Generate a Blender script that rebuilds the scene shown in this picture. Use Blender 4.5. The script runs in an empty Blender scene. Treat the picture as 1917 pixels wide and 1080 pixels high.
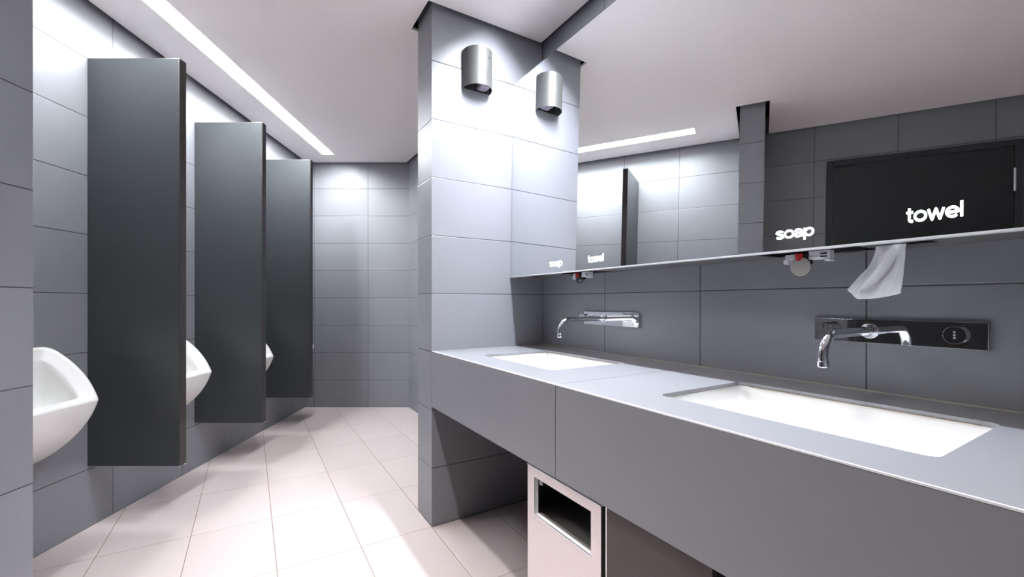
import bpy, bmesh, math, random
from mathutils import Vector, Matrix
random.seed(7)
SC = bpy.context.scene
COL = SC.collection
PI = math.pi

# ------------------------------------------------------------------ camera
EYE = 1.157
cd = bpy.data.cameras.new('camera'); cam = bpy.data.objects.new('camera', cd); COL.objects.link(cam)
cam.location = (0, 0, EYE); cam.rotation_euler = (PI/2, 0, 0)
cd.sensor_width = 36; cd.lens = 811/1917*36; cd.shift_x = 0; cd.shift_y = 25/1917
cd.clip_start = .02
SC.camera = cam
# ------------------------------------------------------------------ world, exposure
wd = bpy.data.worlds.new('world'); SC.world = wd; wd.use_nodes = True
wd.node_tree.nodes['Background'].inputs[0].default_value = (0, 0, 0, 1)
SC.view_settings.view_transform = 'Standard'; SC.view_settings.look = 'None'
SC.view_settings.exposure = 1.14; SC.view_settings.gamma = 1
# lamps: strength of the three recessed strip lights' diffusers (urinals, mirror, middle of the room)
L_URINAL, L_MIRROR, L_ROOM, L_SIGN = 56, 225, 400, 4
SC.cycles.max_bounces = 16; SC.cycles.diffuse_bounces = 8; SC.cycles.glossy_bounces = 6

# ------------------------------------------------------------------ layout
P = Vector((-.413, 2.228)); D1 = Vector((-.5175, .8557)).normalized(); D2 = Vector((.8557, .5175)).normalized()
VROT = math.atan2(-D1.y, -D1.x)             # vanity frame: x along the counter, y to its wall, z up
def W(s, a): return P + s*D2 - a*D1
LX, LY = -2.16, 1.96                        # a point of the left wall; its direction is (-.04, 1)
def wallx(y): return LX - .04*(y - LY)
LROT = math.atan(.04)
CEIL = 2.68; SW = .693; YF = 4.759; YB = -1.3
TOP = .905; APR = .617

# ------------------------------------------------------------------ materials
def new_mat(name):
    m = bpy.data.materials.new(name); m.use_nodes = True
    nt = m.node_tree; return m, nt, nt.nodes['Principled BSDF']
def mat(name, col, rough=.5, metal=0, noise=0, nscale=20, bump=0, emit=None, es=0, coat=0, ior=None):
    m, nt, b = new_mat(name)
    b.inputs['Base Color'].default_value = (*col, 1); b.inputs['Roughness'].default_value = rough
    b.inputs['Metallic'].default_value = metal
    if coat: b.inputs['Coat Weight'].default_value = coat; b.inputs['Coat Roughness'].default_value = .05
    if ior: b.inputs['IOR'].default_value = ior
    if emit: b.inputs['Emission Color'].default_value = (*emit, 1); b.inputs['Emission Strength'].default_value = es
    if noise or bump:
        tc = nt.nodes.new('ShaderNodeTexCoord'); n = nt.nodes.new('ShaderNodeTexNoise')
        n.inputs['Scale'].default_value = nscale; n.inputs['Detail'].default_value = 5
        nt.links.new(tc.outputs['Object'], n.inputs['Vector'])
        if noise:
            mx = nt.nodes.new('ShaderNodeMix'); mx.data_type = 'RGBA'; mx.blend_type = 'MULTIPLY'
            mr = nt.nodes.new('ShaderNodeMapRange'); mr.inputs[3].default_value = 1-noise; mr.inputs[4].default_value = 1+noise
            nt.links.new(n.outputs[0], mr.inputs[0]); mx.inputs[0].default_value = 1
            mx.inputs[6].default_value = (*col, 1); nt.links.new(mr.outputs[0], mx.inputs[7])
            nt.links.new(mx.outputs[2], b.inputs['Base Color'])
        if bump:
            bp = nt.nodes.new('ShaderNodeBump'); bp.inputs['Strength'].default_value = bump; bp.inputs['Distance'].default_value = .002
            nt.links.new(n.outputs[0], bp.inputs['Height']); nt.links.new(bp.outputs[0], b.inputs['Normal'])
    return m
def tile(name, col, grid, joint=(.03, .03, .035), rough=.42, jw=.0032, var=.05, spec=.5, mott=.05):
    """grid: up to two (direction, offset, pitch); joints where dot(position, direction) = offset + k*pitch"""
    m, nt, b = new_mat(name); N = nt.nodes; K = nt.links
    geo = N.new('ShaderNodeNewGeometry')
    def mth(op, a, c=None, d=None):
        n = N.new('ShaderNodeMath'); n.operation = op
        for i, v in enumerate((a, c, d)):
            if v is None: continue
            if isinstance(v, (int, float)): n.inputs[i].default_value = v
            else: K.new(v, n.inputs[i])
        return n.outputs[0]
    masks = []; ids = []
    for d, off, pitch in grid:
        dp = N.new('ShaderNodeVectorMath'); dp.operation = 'DOT_PRODUCT'
        K.new(geo.outputs['Position'], dp.inputs[0]); dp.inputs[1].default_value = d
        v = mth('DIVIDE', mth('SUBTRACT', dp.outputs['Value'], off), pitch)
        ids.append(mth('FLOOR', v))
        e = mth('MULTIPLY', mth('ABSOLUTE', mth('SUBTRACT', v, mth('ROUND', v))), pitch)
        masks.append(e)
    e = masks[0]
    for x in masks[1:]: e = mth('MINIMUM', e, x)
    mr = N.new('ShaderNodeMapRange'); mr.interpolation_type = 'SMOOTHSTEP'; K.new(e, mr.inputs[0])
    mr.inputs[1].default_value = jw*.3; mr.inputs[2].default_value = jw*.75; mr.inputs[3].default_value = 0; mr.inputs[4].default_value = 1
    cv = N.new('ShaderNodeCombineXYZ')
    for i, x in enumerate(ids): K.new(x, cv.inputs[i])
    wn = N.new('ShaderNodeTexWhiteNoise'); K.new(cv.outputs[0], wn.inputs['Vector'])
    no = N.new('ShaderNodeTexNoise'); no.inputs['Scale'].default_value = 3; no.inputs['Detail'].default_value = 6
    K.new(geo.outputs['Position'], no.inputs['Vector'])
    f = mth('ADD', mth('MULTIPLY_ADD', wn.outputs['Value'], 2*var, 1-var), mth('MULTIPLY_ADD', no.outputs[0], 2*mott, -mott))
    mul = N.new('ShaderNodeVectorMath'); mul.operation = 'SCALE'; mul.inputs[0].default_value = col; K.new(f, mul.inputs['Scale'])
    mx = N.new('ShaderNodeMix'); mx.data_type = 'RGBA'; K.new(mr.outputs[0], mx.inputs[0])
    mx.inputs[6].default_value = (*joint, 1); K.new(mul.outputs[0], mx.inputs[7])
    K.new(mx.outputs[2], b.inputs['Base Color'])
    mr2 = N.new('ShaderNodeMapRange'); K.new(e, mr2.inputs[0]); mr2.inputs[1].default_value = 0; mr2.inputs[2].default_value = jw
    bp = N.new('ShaderNodeBump'); bp.inputs['Strength'].default_value = .6; bp.inputs['Distance'].default_value = .002
    K.new(mr2.outputs[0], bp.inputs['Height']); K.new(bp.outputs[0], b.inputs['Normal'])
    b.inputs['Roughness'].default_value = rough; b.inputs['Specular IOR Level'].default_value = spec
    return m
v3 = lambda v: (v.x, v.y, 0)
AD = (-D1.x, -D1.y, 0); A0 = Vector(AD).dot(Vector((P.x, P.y, 0)))
SD = (D2.x, D2.y, 0); S0 = P.dot(D2)
Z3 = ((0, 0, 1), 0, .3)
TC = (.232, .236, .256)
M_left = tile('tile_left_wall', TC, [Z3, ((0, 1, 0), 2.361, .525)])
M_far = tile('tile_far_wall', TC, [Z3, ((1, 0, 0), -1.581, .593)])
M_right = tile('tile_right_wall', TC, [Z3, (AD, A0+.533, .5285)])
M_wing = tile('tile_wing', TC, [Z3])
M_apron = tile('tile_apron', TC, [(AD, A0+1.055, 1.06)])
M_top = tile('tile_worktop', (.22, .226, .24), [(AD, A0+1.061, 1.061)], rough=.35, joint=(.08, .08, .09))
M_floor = tile('tile_floor', (.58, .505, .49), [(SD, S0, .35), (AD, A0, .532)], joint=(.30, .21, .17), rough=.35, var=.03)
M_ceil = mat('painted_ceiling', (.93, .875, .865), .9, noise=.015, nscale=2)
M_void = mat('painted_gap_shade', (.012, .012, .016), .9)  # near-black colour stands in for the shade above the ceiling gap
M_part = mat('dark_laminate', (.042, .047, .05), .38, noise=.06, nscale=4)
M_edge = mat('dark_edge_band', (.035, .03, .03), .35, noise=.25, nscale=12)
M_ceramic = mat('white_ceramic', (.86, .86, .84), .12, coat=.4)
M_chrome = mat('chrome', (.86, .87, .9), .04, metal=1)
M_steel = mat('brushed_steel', (.46, .45, .44), .32, metal=1, noise=.04, nscale=60)
M_binst = mat('satin_steel', (.74, .68, .67), .42, metal=.75, noise=.03, nscale=8)
M_bright = mat('bright_trim', (.9, .9, .92), .25, metal=.9)
M_edgew = mat('painted_edge_shine', (.85, .86, .88), .4)  # pale paint that stands in for shine and highlights on edges
M_fresh = mat('matt_grey_metal', (.085, .085, .08), .45, metal=.25, noise=.04, nscale=60)
M_dull = mat('dull_grey_metal', (.42, .40, .38), .5, metal=.3, noise=.03, nscale=30)
M_mirror = mat('mirror_silver', (.93, .95, .95), 0.0, metal=1)
M_black = mat('black_plastic', (.012, .012, .014), .4)
M_red = mat('red_plastic', (.5, .02, .02), .35)
M_wplast = mat('white_plastic', (.82, .82, .84), .4)
M_dark = mat('dark_board', (.035, .033, .032), .5, noise=.1, nscale=9)
M_cab = mat('dark_cabinet_panel', (.055, .047, .044), .5, noise=.08, nscale=6)
M_under = mat('grey_metal_sheet', (.22, .21, .21), .4, metal=.6)
M_tray = mat('dull_tray', (.16, .145, .135), .5)
M_grime = mat('stained_sealant', (.34, .27, .20), .6, noise=.5, nscale=25)
M_paper = mat('paper_towel', (.92, .92, .93), .9, bump=.6, nscale=260)
M_door = mat('dark_door', (.022, .024, .026), .4)
M_frame = mat('dark_door_frame', (.03, .031, .034), .4)
M_lamp = mat('lamp_diffuser', (.9, .9, .9), .6, emit=(.92, .96, 1), es=L_URINAL)
M_lamp2 = mat('mirror_lamp_diffuser', (.9, .9, .9), .6, emit=(.86, .90, 1), es=L_MIRROR)
M_lamp3 = mat('room_lamp_diffuser', (.9, .9, .9), .6, emit=(1, .94, .92), es=L_ROOM)
M_sign = mat('lit_lettering', (.9, .9, .9), .5, emit=(.85, .96, 1), es=L_SIGN)
M_hous = mat('white_lamp_housing', (.85, .85, .85), .5)
M_seal = mat('silicone_bead', (.42, .38, .33), .5)
M_smoke = mat('lilac_plastic', (.35, .30, .38), .25)

# ------------------------------------------------------------------ mesh helpers
class MB:
    def __init__(s): s.v = []; s.f = []
    def add(s, v, f):
        o = len(s.v); s.v += [tuple(x) for x in v]; s.f += [tuple(i+o for i in q) for q in f]; return s
    def box(s, x0, x1, y0, y1, z0, z1):
        v = [(x, y, z) for z in (z0, z1) for x, y in ((x0, y0), (x1, y0), (x1, y1), (x0, y1))]
        return s.add(v, [(3, 2, 1, 0), (4, 5, 6, 7), (0, 1, 5, 4), (1, 2, 6, 5), (2, 3, 7, 6), (3, 0, 4, 7)])
    def loft(s, loops, cap0=False, cap1=False, closed=True):
        n = len(loops[0]); v = [p for l in loops for p in l]; f = []
        for k in range(len(loops)-1):
            for i in range(n if closed else n-1):
                j = (i+1) % n; f.append((k*n+i, k*n+j, (k+1)*n+j, (k+1)*n+i))
        if cap0: f.append(tuple(range(n))[::-1])
        if cap1: f.append(tuple((len(loops)-1)*n+i for i in range(n)))
        return s.add(v, f)
    def tube(s, path, r, n=20, caps=True):
        path = [Vector(p) for p in path]; loops = []
        up = None
        for i, p in enumerate(path):
            t = (path[min(i+1, len(path)-1)] - path[max(i-1, 0)]).normalized()
            if up is None:
                up = t.orthogonal().normalized()
            up = (up - up.dot(t)*t).normalized(); w = t.cross(up)
            rr = r[i] if isinstance(r, (list, tuple)) else r
            loops.append([p + rr*(math.cos(2*PI*k/n)*up + math.sin(2*PI*k/n)*w) for k in range(n)])
        return s.loft(loops, caps, caps)
    def cyl(s, c, axis, r, h, n=32, bev=.0015):
        c = Vector(c); a = Vector(axis).normalized()
        return s.tube([c, c+a*bev, c+a*(h-bev), c+a*h], [r-bev, r, r, r-bev], n)
    def ring(s, c, axis, R, r, n=40, m=10):
        c = Vector(c); a = Vector(axis).normalized(); u = a.orthogonal().normalized(); w = a.cross(u); loops = []
        for i in range(n+1):
            q = 2*PI*i/n; d = math.cos(q)*u + math.sin(q)*w
            loops.append([c + d*(R+r*math.cos(2*PI*k/m)) + a*r*math.sin(2*PI*k/m) for k in range(m)])
        return s.loft(loops)
    def prism(s, poly, z0, z1):
        n = len(poly); v = [(x, y, z0) for x, y in poly]+[(x, y, z1) for x, y in poly]
        return s.add(v, [tuple(range(n))[::-1], tuple(range(n, 2*n))]+[(i, (i+1) % n, n+(i+1) % n, n+i) for i in range(n)])
    def build(s, name, m, parent=None, bevel=0, smooth=False, label=None):
        me = bpy.data.meshes.new(name); me.from_pydata(s.v, [], s.f)
        bm = bmesh.new(); bm.from_mesh(me)
        bmesh.ops.remove_doubles(bm, verts=bm.verts, dist=1e-6)
        bmesh.ops.recalc_face_normals(bm, faces=bm.faces); bm.to_mesh(me); bm.free()
        me.materials.append(m)
        o = bpy.data.objects.new(name, me); COL.objects.link(o); o.parent = parent
        if bevel:
            b = o.modifiers.new('bevel', 'BEVEL'); b.width = bevel; b.segments = 2; b.limit_method = 'ANGLE'; b.angle_limit = .6
        if smooth or bevel:
            for p in me.polygons: p.use_smooth = True
            me.set_sharp_from_angle(angle=smooth if smooth and smooth is not True else .7)
        if label: o['label'] = label
        return o
def holed(name, outer, holes, z0, z1, m, parent=None, bevel=0):
    """a plate with holes, between z0 and z1"""
    bm = bmesh.new(); loops = []
    for poly in [outer]+holes:
        vs = [bm.verts.new((x, y, z0)) for x, y in poly]
        loops.append([bm.edges.new((vs[i], vs[(i+1) % len(vs)])) for i in range(len(vs))])
    bmesh.ops.triangle_fill(bm, use_beauty=True, edges=[e for l in loops for e in l])
    r = bmesh.ops.extrude_face_region(bm, geom=list(bm.faces))
    bmesh.ops.translate(bm, verts=[g for g in r['geom'] if isinstance(g, bmesh.types.BMVert)], vec=(0, 0, z1-z0))
    bmesh.ops.recalc_face_normals(bm, faces=bm.faces)
    bmesh.ops.dissolve_limit(bm, angle_limit=.01, verts=bm.verts, edges=bm.edges)
    me = bpy.data.meshes.new(name); bm.to_mesh(me); bm.free(); me.materials.append(m)
    o = bpy.data.objects.new(name, me); COL.objects.link(o); o.parent = parent
    return o
def thing(name, label, cat, loc, rot=0, group=None):
    o = bpy.data.objects.new(name, None); COL.objects.link(o); o.empty_display_size = .05
    o.location = loc; o.rotation_euler = (0, 0, rot); o['label'] = label; o['category'] = cat
    if group: o['group'] = group
    return o
def struct(o): o['kind'] = 'structure'; return o
def vloc(a, s, z): w = W(s, a); return (w.x, w.y, z)
def vthing(name, label, cat, a, s, z, group=None): return thing(name, label, cat, vloc(a, s, z), VROT, group)
def copy_tree(root, loc, label):
    r = root.copy(); COL.objects.link(r); r.location = loc; r['label'] = label
    for ch in list(root.children):
        c = ch.copy(); COL.objects.link(c); c.parent = r
        for g in list(ch.children):
            d = g.copy(); COL.objects.link(d); d.parent = c
    return r

# ------------------------------------------------------------------ room shell
def isect(p, d, q, e):
    k = ((q.x-p.x)*e.y-(q.y-p.y)*e.x)/(d.x*e.y-d.y*e.x); return p+k*d
rw0 = W(SW, 0)
A = isect(rw0, D1, Vector((0, YF)), Vector((1, 0)))           # far right corner
Bc = Vector((wallx(YF), YF))                                   # far left corner
LT = Vector((-.04, 1)).normalized(); LNn = Vector((1, .04)).normalized()
f1 = Vector((-1.474, 1.333)); f2 = f1 - LT*.165                # the left wing's end
def tol(p): return isect(p, LNn, Vector((LX, LY)), LT)
g1, g2 = tol(f1), tol(f2)
Cb = isect(Vector((LX, LY)), LT, Vector((0, YB)), Vector((1, 0)))
Db = isect(rw0, D1, Vector((0, YB)), Vector((1, 0)))
WT = .2125
wing = [W(SW, 0), W(0, 0), W(0, -WT), W(SW, -WT)]
room = [A, Bc, g1, f1, f2, g2, Cb, Db]+wing                    # anticlockwise seen from above
def offset(poly, d):                                           # inward for an anticlockwise outline
    out = []; n = len(poly)
    for i in range(n):
        p0, p1, p2 = poly[i-1], poly[i], poly[(i+1) % n]
        e0 = (p1-p0).normalized(); e1 = (p2-p1).normalized()
        n0 = Vector((-e0.y, e0.x)); n1 = Vector((-e1.y, e1.x))
        out.append(isect(p1+n0*d, e0, p1+n1*d, e1))
    return out
outer = offset(room, -.0)
HI = CEIL+.16; TH = .12
o = MB().prism([tuple(p) for p in [Vector((-3.0, YF+TH)), Vector((-3.0, YB-TH)), Vector((3.4, YB-TH)), Vector((3.4, YF+TH))]], -.1, 0).build('floor', M_floor); struct(o)
def wallbox(name, p, q, m):
    """wall from p to q; the room lies on its left side"""
    e = (q-p).normalized(); n = Vector((-e.y, e.x))
    a, b = p, q
    return struct(MB().prism([tuple(a), tuple(b), tuple(b-n*TH), tuple(a-n*TH)], 0, HI).build(name, m))
wallbox('wall_far', A+Vector((.1, 0)), Bc-Vector((.1, 0)), M_far)
wallbox('wall_left', Bc+LT*.1, Cb-LT*.1, M_left)
wallbox('wall_back', Cb, Db+Vector((.1, 0)), M_right)
wallbox('wall_right', Db-(-D1)*0, A, M_right)
struct(MB().prism([tuple(p) for p in wing], 0, HI).build('wall_wing', M_wing))
struct(MB().prism([tuple(p) for p in (g1, g2, f2, f1)][::-1], 0, HI).build('wall_left_wing', M_wing))
struct(MB().prism([(-3, YF+TH), (-3, YB-TH), (3.4, YB-TH), (3.4, YF+TH)], HI, HI+.05).build('dark_void_cap_1', M_void))  # unseen cap over the ceiling void, coloured dark for the shadow gap
# strip lights: (centre line start, end, half width)
def rect(p, q, hw):
    e = (q-p).normalized(); n = Vector((-e.y, e.x))*hw
    return [tuple(p-n), tuple(q-n), tuple(q+n), tuple(p+n)]
def lpt(y, off): return Vector((wallx(y), y)) + LNn*off
S_ur = (lpt(1.66, .36), lpt(4.46, .36), .058)
S_mi = (W(.33, 1.25), W(.33, .31), .035)
S_ro = (W(-.54, 1.36), W(-.54, 1.06), .045)
strips = [S_ur, S_mi, S_ro]
ceil_out = [tuple(p) for p in offset(room, .028)]
struct(holed('ceiling', ceil_out, [rect(*s)[::-1] for s in strips], CEIL, CEIL+.014, M_ceil))
def strip_light(s, m, label, depth):
    p, q, hw = s; dp = max(depth, .01); c = (p+q)/2; e = (q-p).normalized(); L = (q-p).length/2
    t = thing('ceiling_light', label, 'light', (c.x, c.y, CEIL), math.atan2(e.y, e.x), 'recessed strip lights')
    b = MB(); w = .004
    b.box(-L-w, L+w, -hw-w, -hw, .0, dp+.02); b.box(-L-w, L+w, hw, hw+w, .0, dp+.02)
    b.box(-L-w, -L, -hw, hw, .0, dp+.02); b.box(L, L+w, -hw, hw, .0, dp+.02); b.box(-L-w, L+w, -hw-w, hw+w, dp+.02, dp+.026)
    b.build('housing', M_hous, t)
    MB().box(-L+.001, L-.001, -hw+.001, hw-.001, depth, dp+.006).build('diffuser', m, t)
    return t
strip_light(S_ur, M_lamp, 'long white strip light in the ceiling above the urinals and dark partitions', .03)
strip_light(S_mi, M_lamp2, 'narrow strip light in the ceiling just in front of the mirror cabinet', .055)
strip_light(S_ro, M_lamp3, 'strip light in the ceiling over the floor in front of the washbasins', .12)

# door in the left wall behind the camera (seen in the mirror)
dy0, dy1 = -.345, .655; dz = 2.33
def lframe(y, off=0): q = lpt(y, off); return (q.x, q.y, 0)
dr = bpy.data.objects.new('door_1', None); COL.objects.link(dr); dr.location = lframe((dy0+dy1)/2); dr.rotation_euler = (0, 0, LROT); struct(dr)
hw = (dy1-dy0)/2
fr = MB(); fr.box(-.01, .022, hw+.006, hw+.05, 0, dz+.05); fr.box(-.01, .022, -hw-.05, -hw-.006, 0, dz+.05); fr.box(-.01, .022, -hw-.006, hw+.006, dz+.006, dz+.05)
fr.build('door_frame', M_frame, dr, bevel=.002)
leaf = MB().box(-.01, .014, -hw, hw, .006, dz).build('door_leaf', M_door, dr, bevel=.002)
for z in (2.02, .25):
    MB().cyl((.03, -hw-.003, z), (0, 0, 1), .009, .16, 16).box(.012, .028, -hw-.006, -hw+.0, z, z+.16).build('hinge', M_bright, dr, smooth=True)

# ------------------------------------------------------------------ urinal partitions
def partition(y, label):
    t = thing('urinal_partition', label, 'partition', (wallx(y)+.001, y, .318), 0, 'dark partitions between the urinals')
    x1 = -1.702-.0415*(y-2.21)-(wallx(y)+.001); H_ = 2.402-.318; d = .046; sh = -.04*d
    MB().prism([(0, 0), (x1, 0), (x1, d), (sh, d)], 0, H_).build('panel', M_part, t, bevel=.0015)
    MB().box(x1+.0002, x1+.004, .001, d-.001, .001, H_-.001).build('edge_band', M_edge, t, label='darker scuffed edge band')
    MB().box(x1-.010, x1+.002, -.002, .004, -.006, .0).box(x1-.010, x1+.002, d-.008, d-.002, -.006, .0).build('corner_clip', M_bright, t)
    return t
partition(2.213, 'tall dark grey partition nearest the camera, right beside the first urinal')
partition(3.003, 'dark grey partition in the middle, between nearest and farthest partitions')
partition(3.79, 'dark grey partition farthest from the camera, standing before the end wall')

# ------------------------------------------------------------------ urinals
def round_poly(corners, n_out):
    """corners: (x, y, radius); returns n_out points evenly spaced along the rounded outline"""
    pts = []; m = len(corners)
    for i in range(m):
        p = Vector(corners[i][:2]); a = Vector(corners[i-1][:2]); b = Vector(corners[(i+1) % m][:2]); r = corners[i][2]
        u = (a-p).normalized(); v = (b-p).normalized()
        for k in range(13):
            t = k/12; pts.append((p+u*r)*(1-t)**2 + p*2*t*(1-t) + (p+v*r)*t*t)
    L = [0]
    for k in range(len(pts)): L.append(L[-1]+(pts[(k+1) % len(pts)]-pts[k]).length)
    out = []; k = 0
    for q in range(n_out):
        d = L[-1]*q/n_out
        while L[k+1] < d: k += 1
        f = (d-L[k])/max(1e-9, L[k+1]-L[k]); out.append(pts[k]*(1-f)+pts[(k+1) % len(pts)]*f)
    return out
def urinal_mesh():
    """local frame: x out from the wall, y along the wall, z up, origin on the wall at the height of the rim's front edge"""
    N = 120; RL = .335
    base = round_poly([(.158, 0, .012), (.178, RL*.45, .10), (.163, RL, .042), (-.163, RL, .042), (-.178, RL*.45, .10), (-.158, 0, .012)], N)
    F_ = Vector((.252, 0)); C_ = Vector((.174, .155)); T_ = Vector((.022, .252))
    def rim(y, r, drop):
        t = r/RL; p = F_*(1-t)**2 + C_*2*t*(1-t) + T_*t*t
        return Vector((p.x - .62*drop, y, p.y - .78*drop))
    def outline(inset, drop, soft=0):
        out = []
        for b_ in base:
            y = b_.x*(1-inset/.168); r = RL/2 + (b_.y-RL/2)*(1-inset/(RL/2))
            out.append(rim(y, r, drop))
        return out
    R0 = outline(0, 0)
    def tw(p): return min(1, max(0, (.252-p.z)/.252))
    loops = []
    for k in range(14, -1, -1):
        t = k/14; lp = []
        for p in R0:
            w = tw(p); q = Vector((0, p.y*(1-.35*w), .25-.53*(w**.85)))
            c = Vector((p.x*(.5+.30*w), p.y*(1-.03*w), p.z+(q.z-p.z)*(.30+.34*w)))
            lp.append(p*(1-t)**2 + c*2*t*(1-t) + q*t*t)
        loops.append(lp)
    for i_, d_ in ((.0015, -.002), (.004, -.003), (.018, -.002), (.021, .001), (.040, .020), (.050, .028), (.054, .033)): loops.append(outline(i_, d_))
    last = loops[-1]; c = sum(last, Vector())/N; bot = Vector((.105, 0, -.12))
    for k in range(1, 10):
        t = k/10; rr = math.cos(t*PI/2)**.6; dep = math.sin(t*PI/2)**1.1; lp = []
        for p in last:
            q = c + (p-c)*rr + (bot-c)*dep; q.x = max(q.x, .018); lp.append(q)
        loops.append(lp)
    return MB().loft(loops, cap0=True, cap1=True)
def urinal(y, label):
    q = lpt(y, .001)
    t = thing('urinal', label, 'urinal', (q.x, q.y, .70), LROT, 'white wall urinals')
    urinal_mesh().build('bowl', M_ceramic, t, smooth=1.0)
    MB().cyl((.105, 0, -.112), (.2, 0, 1), .02, .006, 24).build('drain_grate', M_steel, t, smooth=True)
    return t
u0 = urinal(1.835, 'white ceramic urinal nearest the camera, partly hidden by the left wing wall')
for y, l in ((2.635, 'white ceramic urinal peeking out between the first and second partitions'), (3.42, 'white ceramic urinal peeking out between the second and third partitions'), (4.225, 'white ceramic urinal beyond the farthest partition, only its tip showing')):
    q = lpt(y, .001); copy_tree(u0, (q.x, q.y, .70), l)

# ------------------------------------------------------------------ vanity counter
AE = 3.6
cnt = vthing('vanity_counter', 'long grey tiled washbasin counter running from the wing wall along the right wall', 'counter', 0, 0, 0)
def rrect(x0, x1, y0, y1, r, n=6):
    pts = []
    for cx, cy, a0 in ((x1-r, y1-r, 0), (x0+r, y1-r, 90), (x0+r, y0+r, 180), (x1-r, y0+r, 270)):
        for k in range(n+1):
            q = math.radians(a0+90*k/n); pts.append((cx+r*math.cos(q), cy+r*math.sin(q)))
    return pts
SK = ((.285, .832), (1.320, 1.878)); SY = (.150, .530)
holes = [rrect(a0, a1, SY[0], SY[1], .022) for a0, a1 in SK]
E0 = .0015
o = holed('worktop', [(E0, .0035), (AE, .0035), (AE, SW-.0015), (E0, SW-.0015)], [h[::-1] for h in holes], TOP-.010, TOP, M_top, cnt)
b = o.modifiers.new('bevel', 'BEVEL'); b.width = .0015; b.segments = 2; b.limit_method = 'ANGLE'
MB().box(E0, AE, .0, .0033, APR, TOP-.0034).box(E0, AE, .0033, .025, APR, TOP-.0105).build('apron', M_apron, cnt, bevel=.0012)
MB().box(E0, AE, -.0004, .0034, TOP-.0033, TOP+.0002).build('edge_highlight', M_edgew, cnt, label='thin pale strip painted as a highlight along the front edge')  # pale strip added as the highlight of the counter's bevelled edge
MB().box(E0, AE, .026, SW-.002, APR+.002, APR+.016).build('underside_panel', M_dark, cnt)
MB().box(E0, AE, SW-.006, SW-.0015, TOP, TOP+.004).build('silicone_bead', M_seal, cnt, label='pale sealing line along the wall')
def basin(a0, a1, label):
    ac = (a0+a1)/2; yc = (SY[0]+SY[1])/2
    t = vthing('washbasin', label, 'washbasin', ac, yc, TOP-.0105, 'undermounted washbasins')
    L = (a1-a0)/2; D = (SY[1]-SY[0])/2
    def lp(ex, z, r, sh=0): return [(x, y, z) for x, y in rrect(-L-ex, L+ex, -D-ex, D+ex, r)]
    loops = [lp(.03, -.012, .03), lp(.03, 0, .03), lp(.004, 0, .026), lp(.001, -.003, .024), lp(-.004, -.02, .024), lp(-.02, -.06, .03), lp(-.045, -.098, .05), lp(-.075, -.115, .06), lp(-.12, -.121, .05)]
    outl = [lp(-.12, -.133, .05), lp(-.07, -.127, .06), lp(-.035, -.108, .05), lp(-.008, -.066, .03), lp(.008, -.012, .03)]
    b = MB().loft(loops, False, True).loft(outl, True, False)
    b.loft([outl[-1], loops[0]])
    b.build('basin', M_ceramic, t, smooth=1.0)
    MB().box(-L+.03, L-.03, D-.0025, D+.004, -.0012, .0004).build('rim_sealant', M_grime, t, label='brownish stained sealant along the back rim')
    MB().cyl((0, .05, -.1205), (0, 0, 1), .023, .004, 28).build('drain', M_chrome, t, smooth=True)
    return t
basin(*SK[0], 'white rectangular basin sunk into the counter next to the wing wall')
basin(*SK[1], 'white rectangular basin sunk into the counter nearest the camera, below the dark reflecting faucet plate')

# under the counter: steel bin and dark cabinet
bn = vthing('waste_bin', 'pale steel waste bin with a rectangular opening in its front, under the counter', 'bin', 1.07, .006, 0)
hx = .179; z1 = .607; ox = .139; oz0, oz1 = .455, .578
def fr_poly(x0, x1, z0, z1): return [(x0, z0), (x1, z0), (x1, z1), (x0, z1)]
o = holed('front_panel', fr_poly(-hx, hx, .012, z1), [fr_poly(-ox, ox, oz0, oz1)[::-1]], 0, .003, M_binst, bn)
o.data.transform(Matrix.Rotation(PI/2, 4, 'X')); o.data.transform(Matrix.Translation((0, .003, 0)))
o.data.update()
b = MB(); b.box(-hx, -hx+.002, .0032, .36, .012, z1-.001).box(hx-.002, hx, .0032, .36, .012, z1-.001).box(-hx+.002, hx-.002, .358, .36, .012, z1-.001).box(-hx+.002, hx-.002, .0032, .358, .012, .014)
b.build('body', M_dark, bn)
b = MB(); b.box(-hx-.0005, hx+.0005, -.002, .012, z1, z1+.003).build('top_trim', M_edgew, bn)  # steel edge coloured pale in place of its shine
b = MB(); b.box(-ox-.002, ox+.002, -.001, .016, oz0-.003, oz0); b.box(-ox-.002, -ox, .0, .016, oz0, oz1); b.build('opening_lip', M_edgew, bn, label='folded lip around the opening, its shine painted pale')  # lip brightness is put into the colour, not reflected by steel
b = MB(); b.box(-hx+.01, hx-.01, .02, .022, .02, oz0-.03).box(-hx+.01, hx-.01, .33, .332, .02, oz0-.03).box(-hx+.01, -hx+.012, .022, .33, .02, oz0-.03).box(hx-.012, hx-.01, .022, .33, .02, oz0-.03)
b.build('inner_liner', M_under, bn)
MB().box(-hx+.0025, hx-.0025, .02, .355, oz0-.008, oz0-.005).build('inner_tray', M_tray, bn, label='dull brown-grey tray inside')
MB().box(-ox+.0, -ox+.012, .02, .026, oz1-.03, oz1-.012).build('catch', M_wplast, bn)
cb = vthing('under_counter_cabinet', 'dark brown cabinet panel under the counter, right of the steel bin', 'cabinet', 1.42, .010, 0)
MB().box(-.154, .154, .016, .45, .012, APR-.004).build('body', M_black, cb)
MB().box(-.152, .154, 0, .015, .012, APR-.003).build('door', M_cab, cb, bevel=.001)
MB().box(-.156, -.1525, -.001, .015, .012, APR-.003).build('edge_trim', M_bright, cb, label='thin bright edge strip')

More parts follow.
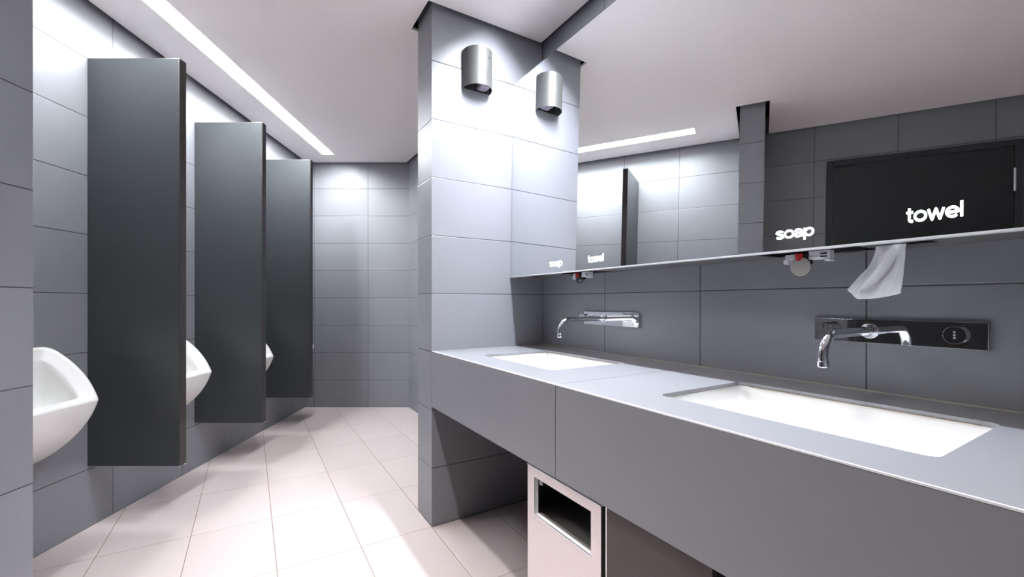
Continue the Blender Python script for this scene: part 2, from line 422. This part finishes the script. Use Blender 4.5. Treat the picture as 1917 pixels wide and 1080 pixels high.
# ------------------------------------------------------------------ wall faucets
def faucet(ap0, ap1, aroot, aleft, aright, label):
    t = vthing('wall_faucet', label, 'faucet', aroot, SW-.001, 1.076, 'chrome wall faucets')
    x0, x1 = ap0-aroot, ap1-aroot
    MB().box(x0, x1, -.012, 0, -.034, .032).build('backplate', M_chrome, t, bevel=.001)
    # spout: straight out, then an even bend down
    sl = SW-.001; R = .058; path = [(0, -.012, 0), (0, -.10, 0), (0, -.405+sl-SW+.12, 0)]
    ys = -(sl-.412)+R
    path = [(0, -.0125, 0), (0, -.06, 0), (0, -.12, 0)]+[(0, ys-R*math.sin(q*PI/24), -R+R*math.cos(q*PI/24)) for q in range(0, 13)]
    path += [(0, ys-R, -R-.006)]
    MB().tube(path, .0118, 28).build('spout', M_chrome, t, smooth=1.0)
    MB().cyl((0, ys-R, -R-.0065), (0, 0, -1), .0128, .016, 28).build('spout_nozzle', M_chrome, t, smooth=True)
    MB().ring((0, -.0135, 0), (0, 1, 0), .019, .0022).ring((0, -.0135, 0), (0, 1, 0), .0145, .0015).build('spout_collar', M_chrome, t, smooth=True)
    k = MB().cyl((aleft-aroot, -.0125, .001), (0, -1, 0), .0205, .034, 40, .001).build('control_knob', M_chrome, t, smooth=.5)
    MB().box(aleft-aroot-.0008, aleft-aroot+.0008, -.0475, -.0468, .004, .019).build('knob_mark', M_black, k)
    s_ = MB().cyl((aright-aroot, -.0125, .0), (0, -1, 0), .0215, .016, 40, .001).build('sensor_disc', M_chrome, t, smooth=.5)
    b = MB()
    for dz in (-.007, 0, .007): b.ring((aright-aroot, -.0288, dz), (0, 1, 0), .0018, .0006, 14, 6)
    b.build('sensor_dots', M_wplast, s_, smooth=True)
    return t
faucet(1.464, 1.830, 1.602, 1.503, 1.776, 'chrome wall faucet with long backplate above the basin nearest the camera')
faucet(.392, .761, .540, .418, .742, 'chrome wall faucet above the basin beside the wing wall')

# ------------------------------------------------------------------ mirror cabinet
MZ0, MZ1, ME = 1.297, 2.398, 3.6
SM = .473; TILT = .0160
mc = vthing('mirror_cabinet', 'long frameless mirror cabinet hung above the washbasin counter', 'mirror', 0, SM, MZ0)
def lean(z): return TILT*z
b = MB(); hM = MZ1-MZ0; e = .003
b.add([(e, 0, .004), (ME, 0, .004), (ME, lean(hM), hM), (e, lean(hM), hM), (e, .005, .004), (ME, .005, .004), (ME, lean(hM)+.005, hM), (e, lean(hM)+.005, hM)],
      [(0, 1, 2, 3), (7, 6, 5, 4), (0, 4, 5, 1), (1, 5, 6, 2), (2, 6, 7, 3), (3, 7, 4, 0)])
b.build('mirror_glass', M_mirror, mc)
dC = SW-.002-SM
b = MB(); b.box(e, ME, .026, dC, hM-.012, hM-.001); b.box(e, e+.012, .026, dC, .006, hM-.012); b.box(ME-.012, ME, .026, dC, .006, hM-.012); b.box(e+.012, ME-.012, .026, .038, .1, hM-.012); b.box(e+.012, ME-.012, .026, dC, .1, .112)
b.build('carcass', M_dark, mc)
MB().box(e, ME, -.005, .024, -.001, .003).build('bottom_edge_trim', M_edgew, mc, label='metal edge along the bottom, its bright reflection painted pale')  # pale colour replaces the bright reflection of the metal trim
# underside sheet with dispenser openings
def rc(x0, x1, y0, y1): return [(x0, y0), (x1, y0), (x1, y1), (x0, y1)]
DU = ((.36, .625), (1.37, 1.63)); SLOT = ((.04, .16), (1.655, 1.765))
und = holed('underside_sheet', rc(e, ME, .0245, dC), [rc(x0, x1, .035, .19)[::-1] for x0, x1 in DU]+[rc(x0, x1, .075, .13)[::-1] for x0, x1 in SLOT], .002, .004, M_under, mc)
def arcp(cx, cy, rx, ry, a0, a1, n=14):
    return [(cx+rx*math.cos(math.radians(a0+(a1-a0)*k/n)), cy+ry*math.sin(math.radians(a0+(a1-a0)*k/n))) for k in range(n+1)]
BW = .17                                    # stroke width; letters are 1 high (x-height) and drawn as centre lines
B_ = BW/2
GLYPH = {
 'o': (1.22, [arcp(.61, .5, .61-B_, .5-B_, 0, 360, 28)]),
 's': (1.04, [arcp(.52, .5+(.5-B_)/2, .42, (.5-B_)/2, 25, 180, 10)+arcp(.52, .5-(.5-B_)/2, .44, (.5-B_)/2, 90, -155, 14)]),
 'a': (1.10, [arcp(.50, .66, .40, .34-B_, 160, 0, 12)+[(.90, .30), (1.02, .06)], arcp(.47, .30, .38, .30-B_, 40, 320, 18)]),
 'p': (1.20, [[(.10, 1.0), (.10, -.38)], arcp(.64, .5, .56-B_, .5-B_, 0, 360, 28)]),
 't': (.72, [[(.32, 1.32), (.32, .30)]+arcp(.54, .28, .22, .20, 180, 275, 6)+[(.68, .09)], [(.02, .91), (.66, .91)]]),
 'w': (1.62, [[(.08, 1.0), (.44, .04), (.80, .96), (1.16, .04), (1.52, 1.0)]]),
 'e': (1.20, [[(.12, .5), (1.08, .5)]+arcp(.60, .5, .60-B_, .5-B_, 0, 318, 24)]),
 'l': (.32, [[(.14, 1.38), (.14, 0.0)]]),
}
def stroke(b, pts, w, z, T):
    def out(x, y, zz): return T(x, y, zz)
    for (x0, y0), (x1, y1) in zip(pts, pts[1:]):
        L = math.hypot(x1-x0, y1-y0)
        if L < 1e-6: continue
        nx, ny = -(y1-y0)/L*w/2, (x1-x0)/L*w/2
        q = [(x0+nx, y0+ny), (x0-nx, y0-ny), (x1-nx, y1-ny), (x1+nx, y1+ny)]
        b.add([out(x, y, 0) for x, y in q]+[out(x, y, z) for x, y in q], [(0, 1, 2, 3), (7, 6, 5, 4), (0, 4, 5, 1), (1, 5, 6, 2), (2, 6, 7, 3), (3, 7, 4, 0)])
    for x, y in pts[1:-1]:
        c = [(x+w/2*math.cos(k*PI/5), y+w/2*math.sin(k*PI/5)) for k in range(10)]
        b.add([out(x_, y_, 0) for x_, y_ in c]+[out(x_, y_, z) for x_, y_ in c], [tuple(range(10)), tuple(range(19, 9, -1))]+[(k, (k+1) % 10, 10+(k+1) % 10, 10+k) for k in range(10)])
def lettering(body, a0, z0, width, height):
    total = sum(GLYPH[c][0]+.07 for c in body)-.07; sx = width/total
    b = MB(); x = 0
    for c in body:
        w, strokes = GLYPH[c]
        for st in strokes:
            stroke(b, st, BW*1.42, .0006, lambda px, py, pz, x=x: (a0+(x+px)*sx, lean(z0-MZ0+py*height)-.0004-pz, z0-MZ0+py*height))
        x += w+.07
    return b.build(body+'_lettering', M_sign, mc, label='glowing white word %s on the mirror' % body)
lettering('soap', .378, 1.331, .098, .0225); lettering('towel', .661, 1.330, .099, .0225)
lettering('soap', 1.458, 1.333, .096, .0225); lettering('towel', 1.742, 1.336, .093, .024)

# soap dispensers under the cabinet
def soap(a, s, label, pump):
    t = vthing('soap_dispenser', label, 'soap dispenser', a, s, MZ0, 'soap dispensers under the mirror cabinet')
    b = MB(); b.box(.018, .070, -.012, .012, -.022, .002); b.box(.058, .070, -.014, .014, -.028, -.022); b.box(-.046, -.018, -.010, .010, -.018, -.003); b.box(-.050, -.036, -.012, .012, -.030, -.018); b.box(.018, .060, -.0135, -.012, -.018, -.013)
    b.build('bracket', M_wplast, t, bevel=.001, label='white plastic bracket')
    b = MB()
    for z in (-.006, -.014): b.box(.048, .064, -.0142, -.0135, z-.003, z)
    b.build('bracket_slots', M_black, t)
    MB().cyl((.003, 0, -.034), (0, 0, 1), .019, .032, 28, .003).build('pump_body', M_black, t, smooth=.6)
    MB().box(-.010, .006, -.026, -.014, -.020, -.002).box(-.006, .003, -.030, -.026, -.024, -.006).box(-.012, -.006, -.024, -.016, -.014, -.004).build('clip', M_red, t, bevel=.001, label='red plastic clip')
    if pump:
        k = MB().cyl((0, -.018, -.040), (0, -1, 0), .0265, .004, 48, .0012).build('push_disc', M_dull, t, smooth=.5, label='round grey metal push disc')
        MB().cyl((0, -.017, -.030), (0, 1, 0), .006, .016, 16).build('disc_stem', M_black, t, smooth=.6)
    else:
        pts = [(-.013, -.006, -.018), (-.014, -.008, -.03), (-.0145, -.008, -.042), (-.011, -.008, -.052), (-.003, -.008, -.056), (.006, -.008, -.056), (.013, -.008, -.051), (.015, -.008, -.040), (.014, -.008, -.028), (.013, -.006, -.018)]
        MB().tube([(x*1.45-.002, y, z*.98+.006) for x, y, z in pts], .0028, 12).build('push_loop', M_black, t, smooth=1.0, label='bare black wire loop without its disc')
    return t
soap(1.492, .556, 'soap dispenser with round grey push disc under mirror, above the nearest basin', True)
soap(.513, .560, 'soap dispenser with bare black loop under mirror, beside the wing wall', False)

# paper towel hanging from the slot
tw = vthing('paper_towel', 'white crumpled paper towel hanging from the slot under the mirror cabinet', 'paper towel', 1.69, .575, MZ0)
OUTL = [(1.3010, 1.652, 1.712), (1.288, 1.651, 1.711), (1.265, 1.644, 1.7105), (1.245, 1.634, 1.709), (1.225, 1.616, 1.708), (1.205, 1.599, 1.706), (1.190, 1.586, 1.7045)]
NR, NC = 36, 30; vs = []
for i in range(NR+1):
    v = i/NR
    for j in range(NC+1):
        u = j/NC
        k = v*(len(OUTL)-1); k0 = min(int(k), len(OUTL)-2); f = k-k0
        z = OUTL[k0][0]*(1-f)+OUTL[k0+1][0]*f; x0 = OUTL[k0][1]*(1-f)+OUTL[k0+1][1]*f; x1 = OUTL[k0][2]*(1-f)+OUTL[k0+1][2]*f
        # lower hem: corner at u~.3 is lowest
        low = -.026*min(1, u/.28) if u < .28 else -.026+.014*((u-.28)/.72)**2
        z += low*v**3
        x = x0+(x1-x0)*u
        fold = .030*math.exp(-((u-(.75-.42*v))/.11)**2)*math.sin(PI*min(1, v*1.1)) - .022*math.exp(-((u-(.28))/.16)**2)*v
        y = -.010*v*v + fold + .0012*math.sin(40*u+9*v)*v + (.018*(1-u)*v*v)
        vs.append((x-1.69, y, z-MZ0))
fs = [(i*(NC+1)+j, i*(NC+1)+j+1, (i+1)*(NC+1)+j+1, (i+1)*(NC+1)+j) for i in range(NR) for j in range(NC)]
o = MB().add(vs, fs).build('sheet', M_paper, tw, smooth=2.0)
sm = o.modifiers.new('thickness', 'SOLIDIFY'); sm.thickness = .0006

# ------------------------------------------------------------------ air freshener on the wing wall
af = vthing('air_freshener', 'curved brushed steel dispenser fixed high on the wing wall', 'air freshener', .001, .252, 2.298)
b = MB(); lo = []
hwid, dep, hh = .081, .098, .202
def arc(hw_, dp, z, n=28): return [(dp*math.sin(PI*k/n)**.8, -hw_*math.cos(PI*k/n), z) for k in range(n+1)]
o1 = arc(hwid, dep, 0); o2 = arc(hwid, dep, hh); i1 = arc(hwid-.002, dep-.002, 0); i2 = arc(hwid-.002, dep-.002, hh-.002)
b.loft([i1, o1, o2], closed=False); b.loft([i1, i2], closed=False)
n = len(o2); b.add(o2, [tuple(range(n))]); b.add(i2, [tuple(range(n))[::-1]])
b.build('shell', M_fresh, af, smooth=.6)
MB().box(0, .003, -.07, .07, .004, hh-.004).build('wall_plate', M_dark, af)
MB().box(.004, .075, -.004, .058, .006, .10).build('refill_cartridge', M_smoke, af, bevel=.012)
def onarc(th): return Vector((dep*math.sin(th)**.8, -hwid*math.cos(th), 0))
for th, z, r, nm in ((2.0, hh-.050, .0062, 'sensor_hole'), (2.0, hh-.105, .0026, 'indicator_hole')):
    p = onarc(th); tn = (onarc(th+.02)-onarc(th-.02)).normalized(); nn = Vector((tn.y, -tn.x, 0))
    if nn.x < 0: nn = -nn
    MB().cyl(p+Vector((0, 0, z))-nn*.001, nn, r, .0018, 20, .0004).build(nm, M_black, af, smooth=.6)
